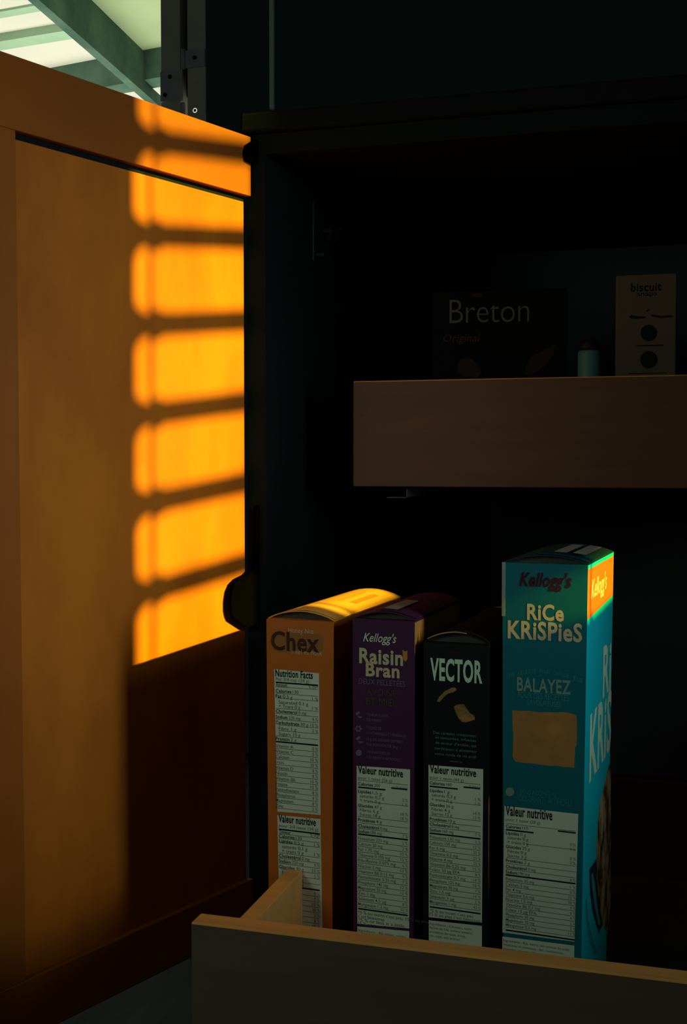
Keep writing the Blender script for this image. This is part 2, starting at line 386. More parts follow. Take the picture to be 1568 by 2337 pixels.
# drawers
def drawer(name, x0, x1, yf, ztop, zbot, depth, tz, label):
    P = Vector(((x0+x1)/2, yf, zbot))
    d = link(name, nbox((x0-P.x, 0, 0), (x1-P.x, 0.019, ztop-zbot), 0.0012), [M_drawer, M_edge], None)
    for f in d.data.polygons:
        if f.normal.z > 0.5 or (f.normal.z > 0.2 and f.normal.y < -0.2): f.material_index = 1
    d.parent = cab; d.location = P - cab.location; d['label'] = label
    h = ztop-zbot
    for s in (0, 1):
        xa = (x0+0.030 if s == 0 else x1-0.042) - P.x
        link('drawer_side', nbox((xa, 0.019, 0.012), (xa+0.014, depth, h-tz), 0.001), M_edge, d)
    link('drawer_back', nbox((x0+0.030-P.x, depth-0.012, 0.012), (x1-0.030-P.x, depth, h-tz)), M_inner, d)  # back coloured dark, standing in for shade inside the drawer
    link('drawer_bottom', nbox((x0+0.044-P.x, 0.019, 0.014), (x1-0.044-P.x, depth-0.012, 0.024)), M_inner, d)
    return d
ZL = at_y(435, 2105, 0.78).z
X0 = -0.346; X1 = 0.285
drawer('drawer', X0, X1, 0.78, ZL, ZL-0.128, 0.50, 0.0015, 'lower drawer pulled out, holding cereal boxes')
zu1, zu0 = at_y(1100, 864, 1.22).z, at_y(1100, 1112, 1.22).z
du = drawer('drawer', X0, X1, 1.22, zu1, zu0, 0.50, 0.002, 'upper drawer pushed in, holding crackers')
p, q = at_y(884, 1136, 1.23), at_y(930, 1116, 1.23)
bm = bmesh.new()
o0 = du.location + cab.location
box(bm, Vector((p.x, 1.228, p.z))-o0, Vector((q.x, 1.60, p.z+0.0008))-o0)
box(bm, Vector((q.x-0.0008, 1.228, p.z))-o0, Vector((q.x, 1.60, q.z))-o0)
link('drawer_runner', bm, M_steel, du)
ZB = ZL - 0.128 + 0.024                                   # drawer floor the boxes stand on
ZB2 = zu0 + 0.024

# ------------------------------------------------------------------ boxes and lettering
_font = {}
class Face:
    """a flat printed face: o = corner, e = along it, u = up, n = outward (all world)"""
    def __init__(self, org, e, n, thing, up=None):
        self.o = org; self.e = e; self.n = n; self.t = thing; self.up = up or Vector((0, 0, 1))
    def uv(self, px, py):
        P = on_plane(px, py, self.o, self.n) - self.o
        return P.dot(self.e), P.dot(self.up)
    def pt(self, u, v, off): return self.o + self.e*u + self.up*v + self.n*off*0.25
def to_local(thing, P):
    M = Matrix.Translation(thing.location) @ thing.rotation_euler.to_matrix().to_4x4()
    return M.inverted() @ P
class Print:
    """collects printing (lettering, bars, patches) for one part"""
    def __init__(self, face): self.f = face; self.bm = bmesh.new(); self.mats = []
    def mi(self, m):
        if m not in self.mats: self.mats.append(m)
        return self.mats.index(m)
    def poly_uv(self, uvs, m, off):
        v = [self.bm.verts.new(to_local(self.f.t, self.f.pt(u, w, off))) for u, w in uvs]
        try: fc = self.bm.faces.new(v)
        except ValueError: return
        fc.material_index = self.mi(m)
        fc.normal_update()
    def poly(self, pts, m, off=0.0003): self.poly_uv([self.f.uv(*p) for p in pts], m, off)
    def disc(self, cx, cy, r, m, off=0.0004, n=20, squash=1.0):
        self.poly([(cx+r*squash*math.cos(2*math.pi*k/n), cy+r*math.sin(2*math.pi*k/n)) for k in range(n)], m, off)
    def bar(self, x0, x1, y, h, m, off=0.0006):
        """horizontal rule at left height y, running level on the face"""
        u0, v = self.f.uv(x0, y); u1, _ = self.f.uv(x1, y)
        _, v2 = self.f.uv(x0, y+h)
        self.poly_uv([(u0, v), (u1, v), (u1, v2), (u0, v2)], m, off)
    def text_uv(self, s, u0, u1, v0, v1, m, off=0.0007, bold=0.0, shear=0.0, wfit=None):
        c = bpy.data.curves.new('t', 'FONT'); c.body = s; c.size = 1.0; c.resolution_u = 3
        c.offset = bold; c.space_character = 1.0 + bold*2.5; c.shear = shear; c.fill_mode = 'FRONT'
        ob = bpy.data.objects.new('t', c)
        me = bpy.data.meshes.new_from_object(ob)
        if len(me.vertices) == 0: return
        xs = [v.co.x for v in me.vertices]; ys = [v.co.y for v in me.vertices]
        ax, bx, ay, by = min(xs), max(xs), min(ys), max(ys)
        if wfit == 'cap': ay, by = 0.0, 0.72
        if wfit == 'xh': ay, by = -0.02, 0.72
        sx = (u1-u0)/(bx-ax); sy = (v1-v0)/(by-ay)
        vv = [self.bm.verts.new(to_local(self.f.t, self.f.pt(u0+(v.co.x-ax)*sx, v0+(v.co.y-ay)*sy, off))) for v in me.vertices]
        k = self.mi(m)
        for p in me.polygons:
            try: f = self.bm.faces.new([vv[i] for i in p.vertices]); f.material_index = k
            except ValueError: pass
        bpy.data.objects.remove(ob); bpy.data.curves.remove(c); bpy.data.meshes.remove(me)
    def text(self, s, x0, x1, y0, y1, m, **kw):
        xm = (x0+x1)/2; ym = (y0+y1)/2
        u0 = self.f.uv(x0, ym)[0]; u1 = self.f.uv(x1, ym)[0]
        v1 = self.f.uv(xm, y0)[1]; v0 = self.f.uv(xm, y1)[1]
        self.text_uv(s, u0, u1, v0, v1, m, **kw)
    def line(self, s, x0, y, h, m, bold=0.0, right=None, cw=0.44, xref=None):
        """text starting at x0, its centre at height y (left end), cap height h px, natural width; right = right edge instead"""
        wpx = max(2.0, len(s)*h*cw*1.35)
        u, v = self.f.uv(x0, y)
        if xref is not None: v = self.f.uv(xref, y)[1]
        sc = abs(self.f.uv(x0+50, y)[0]-u)/50.0
        hh = h*sc*1.0; ww = wpx*sc
        if right is None: ua, ub = u, u+ww
        else:
            u, _ = self.f.uv(right, y); _, v = self.f.uv(x0, y); ua, ub = u-ww, u
        self.text_uv(s, ua, ub, v-hh/2, v+hh/2, m, bold=bold, wfit='cap')
    def done(self, name, parent, label=None):
        bmesh.ops.recalc_face_normals(self.bm, faces=self.bm.faces[:])
        o = link(name, self.bm, self.mats, parent)
        if label: o['label'] = label
        return o

def carton(name, pl, pr, y, rot_deg, depth, zbase, taper, gable, m_body, m_top, label, cat, group=None, m_side=None, m_left=None):
    """upright cereal box; pl, pr = pixels of its front top corners, y = depth of its front left corner"""
    A = at_y(pl[0], pl[1], y); r = math.radians(rot_deg)
    e = Vector((math.cos(r), -math.sin(r), 0)); gd = Vector((math.sin(r), math.cos(r), 0)); n = -gd
    B = on_plane(pr[0], pr[1], A, n)
    wdt = (B-A).dot(e); H = A.z - zbase
    cen = A + e*wdt/2 + gd*depth/2; cen.z = zbase
    t = empty(name, cen, -r); tag(t, label, cat, group)
    bm = bmesh.new()
    hw, hd = wdt/2, depth/2
    hb = hw*(1-taper)
    lv = [(-hb, 0), (-hw*(1-taper*0.5), H*0.5), (-hw, H)]
    rows = []
    for x, z in lv:
        rows.append([bm.verts.new(c) for c in ((x, -hd, z), (-x, -hd, z), (-x, hd, z), (x, hd, z))])
    bm.faces.new(list(reversed(rows[0])))
    for i in range(2):
        for k in range(4):
            f = bm.faces.new((rows[i][k], rows[i][(k+1) % 4], rows[i+1][(k+1) % 4], rows[i+1][k]))
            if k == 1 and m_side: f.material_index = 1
            if k == 3 and m_left: f.material_index = 1
    # narrow inner rim under the flaps
    bm.faces.new(rows[2])
    bmesh.ops.recalc_face_normals(bm, faces=bm.faces[:])
    link('carton', bm, [m_body] + ([m_side] if m_side else []) + ([m_left] if m_left else []), t)
    # two closing flaps, arched, front end open so the dark gap shows
    bm = bmesh.new(); N = 10
    top, bot = [], []
    for k in range(N+1):
        x = -hw + 2*hw*k/N
        s = math.sin(math.pi*min(1, max(0, k/N)))
        z = H + 0.0006 + gable*s**0.8
        top.append([bm.verts.new((x, yy, z)) for yy in (-hd+0.004, hd-0.001)])
        bot.append([bm.verts.new((x, yy, z-0.0008)) for yy in (-hd+0.004, hd-0.001)])
    for k in range(N):
        for q, rv in ((top, False), (bot, True)):
            bm.faces.new((q[k][0], q[k+1][0], q[k+1][1], q[k][1]))
        for j in (0, 1): bm.faces.new((top[k][j], top[k+1][j], bot[k+1][j], bot[k][j]))
    for k in (0, N): bm.faces.new((top[k][0], top[k][1], bot[k][1], bot[k][0]))
    bmesh.ops.recalc_face_normals(bm, faces=bm.faces[:])
    link('top_flap', bm, m_top, t)
    # second flap lying over half of it
    bm = bmesh.new(); P1, P2 = [], []
    for k in range(4, N+1):
        x = -hw + 2*hw*k/N; s = math.sin(math.pi*k/N); z = H + 0.0018 + gable*s**0.8
        P1.append((bm.verts.new((x, -hd+0.006, z)), bm.verts.new((x, hd-0.02, z))))
        P2.append((bm.verts.new((x, -hd+0.006, z-0.0007)), bm.verts.new((x, hd-0.02, z-0.0007))))
    for k in range(len(P1)-1):
        bm.faces.new((P1[k][0], P1[k+1][0], P1[k+1][1], P1[k][1])); bm.faces.new((P2[k][0], P2[k+1][0], P2[k+1][1], P2[k][1]))
        for j in (0, 1): bm.faces.new((P1[k][j], P1[k+1][j], P2[k+1][j], P2[k][j]))
    for k in (0, -1): bm.faces.new((P1[k][0], P1[k][1], P2[k][1], P2[k][0]))
    bmesh.ops.recalc_face_normals(bm, faces=bm.faces[:])
    link('overlap_flap', bm, m_top, t)
    # dark dust flap folded under the arch at the front
    bm = bmesh.new()
    pts = []
    for k in range(N+1):
        x = -hw*0.985 + 2*hw*0.985*k/N; pts.append(Vector((x, -hd+0.010, H + gable*math.sin(math.pi*k/N)**0.8 - 0.0002)))
    pts += [Vector((hw*0.97, -hd+0.010, H-0.0)), Vector((-hw*0.97, -hd+0.010, H-0.0))][:0]
    prism(bm, pts, Vector((0, 0.001, 0)))
    link('dust_flap', bm, M_shadowflap, t)
    front = Face(A.copy(), e, n, t)
    su = (e*(wdt/2-hb) + Vector((0, 0, H))).normalized(); side = Face(B.copy(), gd, gd.cross(su).normalized(), t, su)
    if side.n.dot(e) < 0: side.n = -side.n
    return t, front, side, wdt, H

def nutrition(face, thing, corners, rows, x0, x1, title, sub, hrow=7.5, extra=None):
    """corners: 4 px corners clockwise from top left"""
    P = Print(face)
    P.poly(corners, M_paper, 0.0004)
    (tx0, tx1, ty0, ty1) = title[1:]
    P.text(title[0], tx0, tx1, ty0, ty1, M_ink, bold=0.028)
    P.line(sub[0], x0, sub[1], hrow*0.95, M_inkgrey)
    for r in rows:
        if r[0] == '=': P.bar(r[2] if len(r) > 2 else x0, r[3] if len(r) > 3 else x1, r[1]-1.6, 3.6, M_ink)
        elif r[0] == '-': P.bar(r[2] if len(r) > 2 else x0, x1, r[1]-0.5, 1.1, M_inkgrey)
        else:
            s, y, ind, rt, bold = r
            if bold and ' ' in s:
                k = s.index(' '); P.line(s[:k], x0+ind, y, hrow, M_ink, bold=0.02, xref=x0)
                P.line(s[k+1:], x0+ind+len(s[:k])*hrow*0.44*1.35+3, y, hrow, M_inkgrey, bold=0.004, xref=x0)
            else: P.line(s, x0+ind, y, hrow, M_ink if bold else M_inkgrey, bold=0.012 if bold else 0.004, xref=x0)
            if rt: P.line(rt, x0, y+0.0, hrow*0.95, M_inkgrey, right=x1)
    if extra: extra(P)
    return P.done('nutrition_label', thing, 'pale paper nutrition table')

GR = 'cereal boxes in the pulled-out drawer'
# ---- orange box
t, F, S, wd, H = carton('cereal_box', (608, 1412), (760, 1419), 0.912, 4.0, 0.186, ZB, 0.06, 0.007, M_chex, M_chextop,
    'orange cereal box at the left end of the drawer, with a sunlit top', 'cereal box', GR, m_left=M_chexink)  # unseen left face darkened to cut orange bounce onto the door
P = Print(F)
P.poly([(618, 1452), (628, 1443), (730, 1447), (738, 1456), (736, 1486), (640, 1489), (624, 1483)], M_chexplate, 0.0002)
P.text('Honey Nut', 658, 716, 1434, 1448, M_cream, bold=0.0)
P.text('Chex', 619, 729, 1442, 1487, M_chexink, bold=0.024)
P.text('miel et noix', 666, 735, 1483, 1494, M_cream, bold=0.0)
P.done('lettering', t)
rows = [('=', 1557), ('Amount', 1562, 0, '% DV*', 1), ('-', 1567), ('Calories 130', 1576, 0, None, 1), ('-', 1582), ('Fat 0.5 g', 1588, 0, '1 %', 1), ('-', 1593, 634),
        ('Saturated 0.1 g', 1601, 7, None, 0), ('+ Trans 0 g', 1610, 7, '1 %', 0), ('-', 1616), ('Cholesterol 0 mg', 1622, 0, None, 1), ('-', 1628), ('Sodium 220 mg', 1635, 0, '9 %', 1), ('-', 1641),
        ('Carbohydrate 30 g', 1648, 0, '10 %', 1), ('-', 1654, 636), ('Fibre 1 g', 1661, 7, '5 %', 0), ('-', 1667, 636), ('Sugars 10 g', 1673, 7, None, 0), ('-', 1679), ('Protein 2 g', 1685, 0, None, 1), ('=', 1692)]
for i, (a_, b2) in enumerate((('Vitamin A', '0 %'), ('Vitamin C', '0 %'), ('Calcium', '10 %'), ('Iron', '30 %'), ('Vitamin D', '0 %'), ('Niacin', '8 %'), ('Vitamin B6', '10 %'), ('Folate', '10 %'), ('Pantothenate', '8 %'), ('Phosphorus', '4 %'), ('Magnesium', '8 %'), ('Zinc', '2 %'))):
    rows.append((a_, 1701+i*12.4, 0, b2, 0)); rows.append(('-', 1707+i*12.4))
nutrition(F, t, [(625.6, 1526.6), (728, 1536.5), (732, 1860), (633, 1852)], rows, 629.5, 726, ('Nutrition Facts', 628.5, 714, 1530, 1547), ('Per 3/4 cup (34 g)', 1549))
rows = [('=', 1892), ('Teneur', 1897, 0, '% VQ*', 1), ('-', 1902), ('Calories 130', 1907, 0, None, 1), ('-', 1912), ('Lipides 0,5 g', 1918, 0, '1 %', 1), ('-', 1923, 640), ('saturés 0,1 g', 1930, 7, None, 0), ('+ trans 0 g', 1940, 7, '1 %', 0), ('-', 1946),
        ('Cholestérol 0 mg', 1952, 0, None, 1), ('-', 1958), ('Sodium 220 mg', 1964, 0, '9 %', 1), ('-', 1970), ('Glucides 30 g', 1977, 0, '10 %', 1), ('-', 1983, 642), ('Fibres 1 g', 1989, 7, '5 %', 0), ('-', 1995, 642), ('Sucres 10 g', 2001, 7, None, 0), ('-', 2007), ('Protéines 2 g', 2012, 0, None, 1), ('=', 2019)]
for i, (a_, b2) in enumerate((('Vitamine A', '0 %'), ('Vitamine C', '0 %'), ('Calcium', '10 %'), ('Fer', '30 %'), ('Vitamine D', '0 %'), ('Niacine', '8 %'), ('Vitamine B6', '10 %'), ('Folate', '10 %'))):
    rows.append((a_, 2028+i*12.2, 1, b2, 0)); rows.append(('-', 2034+i*12.2))
nutrition(F, t, [(633, 1860), (731.5, 1869), (737, 2150), (639, 2150)], rows, 637, 730, ('Valeur nutritive', 636, 721, 1863, 1881), ('pour 3/4 tasse (34 g)', 1883))
# small glossy print patch on the top
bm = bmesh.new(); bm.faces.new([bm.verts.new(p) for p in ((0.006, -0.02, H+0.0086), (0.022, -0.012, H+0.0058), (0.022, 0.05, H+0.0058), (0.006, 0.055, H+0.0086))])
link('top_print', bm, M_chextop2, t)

# ---- purple box
t, F, S, wd, H = carton('cereal_box', (805, 1412), (946, 1418), 0.904, 4.0, 0.150, ZB, 0.03, 0.006, M_purple, M_purple,
    'dark purple cereal box between the orange box and the black box', 'cereal box', GR)
P = Print(F)
P.text("Kellogg's", 829, 905, 1445, 1472, M_offwhite, bold=0.006, shear=0.35)
P.text('Raisin', 820, 920, 1481, 1517, M_cream, bold=0.03)
P.text('Bran', 835, 912, 1514, 1546, M_cream, bold=0.03)
P.text('DEUX PELLETÉES', 819, 925, 1548, 1564, M_lilac, bold=0.004)
P.text('AVOINE', 836, 905, 1573, 1588, M_olive, bold=0.0)
P.text('ET MIEL', 836, 906, 1594, 1610, M_olive, bold=0.0)
for y, a_, b2 in ((1630, 'TENEUR ÉLEVÉE', 'DE FIBRES'), (1660, 'SOURCE DE', '11 VITAMINES ET MINÉRAUX'), (1686, '16 g DE GRAINS ENTIERS', 'PAR PORTION DE 56 g'), (1715, 'SANS ARÔMES NI', 'COLORANTS ARTIFICIELS')):
    P.line(a_, 837, y, 6.0, M_lilac, cw=0.46); P.line(b2, 837, y+12, 6.0, M_lilac, cw=0.46)
for cx, cy in ((818, 1632), (819, 1689)):
    P.poly([(cx-7, cy-4), (cx+2, cy-9), (cx+4, cy-5), (cx-3, cy+1)], M_lilac); P.poly([(cx-2, cy+2), (cx+8, cy+3), (cx+9, cy+6), (cx+1, cy+7)], M_lilac)
for k in range(6):
    a_ = k*math.pi/3; P.disc(818+5.5*math.cos(a_), 1663+5.5*math.sin(a_), 2.6, M_lilac, n=8)
P.disc(819, 1718, 7, M_lilac)
P.done('lettering', t)
P = Print(F)                                              # small sliver of sunlight painted on at the right edge
P.poly([(918, 1483), (925, 1487), (930, 1484), (930, 1504), (926, 1510), (921, 1506)], M_purpleside, 0.0003)
P.done('sun_sliver', t, 'small sliver of sunlight painted beside the lettering')
rows = [('-', 1780), ('Calories 200', 1788, 0, None, 1), ('=', 1796, 817.5, 880), ('=', 1798, 893, 930), ('% valeur', 1789, 0, '', 0),
        ('Lipides 1,5 g', 1805, 0, None, 1), ('saturés 0,2 g', 1815, 4, '2 %', 0), ('+ trans 0 g', 1825, 4, '1 %', 0), ('-', 1831, 850), ('Glucides 47 g', 1837, 0, None, 1), ('Fibres 6 g', 1847, 4, '18 %', 0), ('Sucres 18 g', 1857, 4, '18 %', 0), ('-', 1863),
        ('Protéines 4 g', 1870, 0, None, 1), ('-', 1877), ('Cholestérol 0 mg', 1884, 0, None, 1), ('-', 1890), ('Sodium 180 mg', 1896, 0, '7 %', 1), ('=', 1903)]
rows = [r for r in rows if r[0] != '% valeur']
for i, (a_, b2) in enumerate((('Potassium 225 mg', '5 %'), ('Calcium 20 mg', '2 %'), ('Fer 1.75 mg', '10 %'), ('Thiamine 0.195 mg', '15 %'), ('Riboflavine 0.075 mg', '6 %'), ('Niacine 2 mg', '13 %'), ('Vitamine B6 0.15 mg', '9 %'), ('Pantothénate 0.35 mg', '7 %'), ('Phosphore 145 mg', '12 %'), ('Magnésium 50 mg', '12 %'), ('Zinc 1 mg', '9 %'), ('Sélénium 4.5 µg', '8 %'), ('Manganèse 1.2 mg', '52 %'))):
    rows.append((a_, 1912+i*12.5, 0, b2, 0)); rows.append(('-', 1918.5+i*12.5))
rows.append(('=', 2073))
for i, s in enumerate(('*5 % ou moins c’est peu, 15 % ou plus', "c’est beaucoup", '*5 % or less is a little,', '15 % or more is a lot')): rows.append((s, 2081+i*8.5, 0, None, 0))
def ex(P): P.line('% valeur', 817, 1787, 5.5, M_inkgrey, right=931)
lab = nutrition(F, t, [(814, 1747.5), (936, 1756), (934, 2119), (815.6, 2108)], rows, 817.5, 931, ('Valeur nutritive', 817, 920, 1751, 1770), ('pour 1 tasse (56 g)', 1774), 7.2, ex)
P = Print(F); P.poly([(815.6, 2114), (934, 2125), (934, 2170), (816, 2170)], M_paper, 0.0004)
for i, s in enumerate(('Ingrédients : Blé entier, raisins', 'secs, son de blé, sucre, miel')): P.line(s, 818, 2122+i*9, 5.5, M_inkgrey)
P.done('ingredient_label', t, 'pale paper ingredient list')
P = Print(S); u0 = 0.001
P.poly_uv([(0.0008, -0.0012), (0.142, -0.0012), (0.142, -0.026), (0.0008, -0.026)], M_purpleside, 0.0003)  # sunlit patch on this side put into the colour
P.done('side_patch', t, 'patch of sunlight painted orange on the right side')
bm = bmesh.new()
bm.faces.new([bm.verts.new(p) for p in ((-0.003, -0.066, H+0.0088), (0.009, -0.066, H+0.0080), (0.009, -0.005, H+0.0080), (-0.002, -0.005, H+0.0088))])
link('tape_strip', bm, M_tape, t)

# ---- black box
t, F, S, wd, H = carton('cereal_box', (967, 1466), (1113, 1473), 0.900, 4.0, 0.190, ZB, 0.02, 0.008, M_vec, M_vec,
    'black cereal box with pale mint capitals and two printed flakes', 'cereal box', GR)
P = Print(F)
P.text('VECTOR', 982, 1101, 1504, 1557, M_mint, bold=0.03)
P.text("Kellogg's", 1025, 1053, 1486, 1495, M_redink, bold=0.01, shear=0.3)
P.done('lettering', t)
P = Print(F)
P.line('Des céréales croquantes', 989, 1671, 6.6, M_vecink, cw=0.47)
P.line('et texturées, infusées', 994, 1682, 6.6, M_vecink, cw=0.47)
P.line("de saveur d'érable, qui", 994, 1694, 6.6, M_vecink, cw=0.45)
P.line('participent à alimenter', 992, 1706.5, 6.6, M_vecink, cw=0.47)
P.line('votre mode de vie actif', 992, 1719, 6.6, M_vecink, cw=0.46)
P.line('vector.ca', 1026, 1736, 4.8, M_vecink, cw=0.5)
P.done('small_print', t, 'dull teal paragraph under the flakes')
P = Print(F)
P.poly([(997, 1600), (1003, 1590), (1016, 1577), (1032, 1569), (1040, 1569), (1042, 1575), (1034, 1580), (1022, 1583), (1012, 1592), (1003, 1602)], M_flake)
P.poly([(1036, 1612), (1044, 1608), (1058, 1607), (1066, 1618), (1072, 1627), (1083, 1634), (1084, 1642), (1066, 1648), (1055, 1648), (1046, 1638), (1040, 1626)], M_flake)
P.done('flake_picture', t, 'two toasted flakes printed under the lettering')
rows = [('-', 1783-4), ('Calories 160', 1786, 0, None, 1), ('=', 1794, 981, 1045), ('=', 1796, 1058, 1096),
        ('Lipides 1 g', 1803, 0, None, 1), ('saturés 0,3 g', 1813, 4, '1 %', 0), ('+ trans 0 g', 1823, 4, '1 %', 0), ('-', 1829, 1012), ('Glucides 36 g', 1835, 0, None, 1), ('Fibres 4 g', 1845, 4, '14 %', 0), ('Sucres 12 g', 1855, 4, '12 %', 0), ('-', 1861),
        ('Protéines 10 g', 1868, 0, None, 1), ('-', 1874), ('Cholestérol 0 mg', 1880, 0, None, 1), ('-', 1887), ('Sodium 160 mg', 1893, 0, '7 %', 1), ('=', 1901)]
for i, (a_, b2) in enumerate((('Potassium 130 mg', '3 %'), ('Calcium 150 mg', '12 %'), ('Fer 6 mg', '33 %'), ('Thiamine 0,3 mg', '25 %'), ('Niacine 4 mg', '25 %'), ('Vitamine B6 0,25 mg', '15 %'), ('Folate 30 µg ÉFA', '8 %'), ('Pantothénate 0,7 mg', '14 %'), ('Phosphore 125 mg', '10 %'), ('Magnésium 30 mg', '7 %'), ('Zinc 1,5 mg', '14 %'), ('Sélénium 3 µg', '5 %'), ('Manganèse 1 mg', '43 %'))):
    rows.append((a_, 1909+i*12.3, 0, b2, 0)); rows.append(('-', 1915+i*12.3))
rows.append(('=', 2069))
for i, s in enumerate(('*5 % ou moins c’est peu', '15 % ou plus c’est beaucoup')): rows.append((s, 2077+i*8.5, 0, None, 0))
def ex(P): P.line('% valeur', 981, 1785, 5.5, M_inkgrey, right=1097)
nutrition(F, t, [(978, 1745.7), (1103, 1755.5), (1100, 2106), (978.6, 2093)], rows, 981, 1097, ('Valeur nutritive', 981, 1087, 1750, 1769), ('pour 1 tasse (44 g)', 1773), 7.2, ex)
P = Print(F); P.poly([(978.6, 2100), (1100, 2113), (1100, 2175), (979, 2175)], M_paper, 0.0004)
for i, s in enumerate(('Ingrédients : Céréales, sucre,', 'farine de blé, avoine entière,', 'protéines de soya, sirop,', 'riz, miel, sel, arôme')): P.line(s, 981, 2107+i*9, 5.5, M_inkgrey)
P.done('ingredient_label', t, 'pale paper ingredient list')
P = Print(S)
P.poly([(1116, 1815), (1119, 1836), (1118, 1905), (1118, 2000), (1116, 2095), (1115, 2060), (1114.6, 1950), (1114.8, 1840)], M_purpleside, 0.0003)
P.done('side_patch', t, 'orange stripe on the right side')

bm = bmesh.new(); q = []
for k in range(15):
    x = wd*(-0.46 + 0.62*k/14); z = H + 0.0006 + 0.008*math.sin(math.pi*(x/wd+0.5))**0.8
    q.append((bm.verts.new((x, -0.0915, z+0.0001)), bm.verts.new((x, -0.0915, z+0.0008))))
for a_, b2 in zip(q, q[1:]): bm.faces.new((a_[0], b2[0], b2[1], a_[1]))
o = link('rim_highlight', bm, M_edge, t); o['label'] = 'pale strip standing in for the highlight on the top flap edge'  # warm rim highlight painted in as a thin strip
# ---- teal box
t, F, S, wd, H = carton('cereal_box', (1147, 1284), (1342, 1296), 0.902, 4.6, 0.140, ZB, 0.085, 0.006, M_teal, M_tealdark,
    'tall teal cereal box at the right end, with a brown toast picture', 'cereal box', GR, m_side=M_tealside)  # top flaps in deepest teal, blade shade put into the colour
P = Print(F)
P.text("Kellogg's", 1185, 1305, 1306, 1350, M_redink, bold=0.03, shear=0.3)
P.text('RiCe', 1203, 1287, 1379, 1417, M_cream, bold=0.03)
P.text('KRiSPieS', 1159, 1329, 1419, 1462, M_cream, bold=0.028)
P.done('lettering', t)
P = Print(F)
s = 'UNE RECETTE POUR CHAQUE JOUR'
uc, vc = F.uv(1243, 1532); R_ = 0.075; uw = F.uv(1330, 1540)[0] - F.uv(1156, 1540)[0]
for i, ch in enumerate(s):
    if ch == ' ': continue
    fr = (i+0.5)/len(s) - 0.5
    u = uc + fr*uw; v = vc - (fr*uw)**2/(2*R_)
    P.text_uv(ch, u-0.0009, u+0.0009, v-0.0018, v+0.0018, M_tealink, wfit='cap')
P.text('BALAYEZ', 1180, 1303, 1549, 1581, M_greyteal, bold=0.022)
P.text('POUR DES RECETTES', 1182, 1298, 1582, 1596, M_tealink, bold=0.004)
P.text('SAVOUREUSES', 1203, 1280, 1599, 1611, M_tealink, bold=0.004)
P.done('scan_lettering', t, 'grey-green capitals above the toast')
P = Print(F)
P.disc(1163.5, 1807, 10, M_greyteal)
P.text('SANS ARÔMES NI', 1186, 1270, 1801, 1816, M_tealink)
P.text('COLORANTS ARTIFICIELS', 1184, 1306, 1819, 1834, M_tealink)
P.done('small_print', t, 'pale teal claim above the nutrition table')
P = Print(F)
tp = []
rr = random.Random(3)
cs = [(1169, 1621), (1250, 1626), (1298, 1626), (1316, 1634), (1317, 1690), (1312, 1715), (1311, 1751), (1255, 1747), (1176, 1739), (1170, 1725), (1171, 1680)]
for k in range(len(cs)):
    a_, b2 = cs[k], cs[(k+1) % len(cs)]
    for j in range(4): tp.append((a_[0]+(b2[0]-a_[0])*j/4 + rr.uniform(-1, 1), a_[1]+(b2[1]-a_[1])*j/4 + rr.uniform(-1, 1)))
P.poly(tp, M_toast, 0.0003)
P.done('toast_picture', t, 'brown toasted square printed under the small lettering')
rows = [('-', 1879), ('Calories 110', 1885, 0, None, 1), ('=', 1893, 1154.5, 1218), ('=', 1896, 1273, 1314), ('Lipides 0 g', 1900, 0, None, 1), ('saturés 0 g', 1910, 4, '0 %', 0), ('+ trans 0 g', 1920, 4, '0 %', 0), ('-', 1926, 1200),
        ('Glucides 25 g', 1931, 0, None, 1), ('Fibres 0 g', 1941, 4, '0 %', 0), ('Sucres 3 g', 1951, 4, '3 %', 0), ('-', 1957), ('Protéines 2 g', 1963, 0, None, 1), ('-', 1970), ('Cholestérol 0 mg', 1977, 0, None, 1), ('-', 1983), ('Sodium 190 mg', 1989, 0, '8 %', 1), ('=', 1996)]
for i, (a_, b2) in enumerate((('Potassium 30 mg', '1 %'), ('Calcium 5 mg', '0 %'), ('Fer 4 mg', '22 %'), ('Thiamine 0,6 mg', '50 %'), ('Niacine 1,5 mg', '9 %'), ('Vitamine B6 0,1 mg', '6 %'), ('Folate 15 µg ÉFA', '4 %'), ('Phosphore 30 mg', '2 %'), ('Magnésium 10 mg', '2 %'), ('Manganèse 0,3 mg', '13 %'))):
    rows.append((a_, 2005+i*11.6, 0, b2, 0)); rows.append(('-', 2011+i*11.6))
rows.append(('=', 2122))
def ex(P): P.line('% valeur', 1154, 1882, 5.8, M_inkgrey, right=1315)
nutrition(F, t, [(1151.4, 1839), (1320, 1857.7), (1311.5, 2149), (1146.6, 2128)], rows, 1154.5, 1314, ('Valeur nutritive', 1154, 1261, 1843, 1867), ('pour 1 tasse (28 g)', 1869), 7.3, ex)
P = Print(F); P.poly([(1146.6, 2137), (1311, 2158), (1310, 2230), (1146, 2230)], M_paper, 0.0004)
for i, s in enumerate(('Ingrédients : Riz, sucre, sel, arôme de malt,', 'vitamines et minéraux : fer, niacinamide,', 'thiamine, vitamine B6, acide folique')): P.line(s, 1149, 2145+i*9.5, 5.6, M_inkgrey)
P.done('ingredient_label', t, 'pale paper ingredient list')
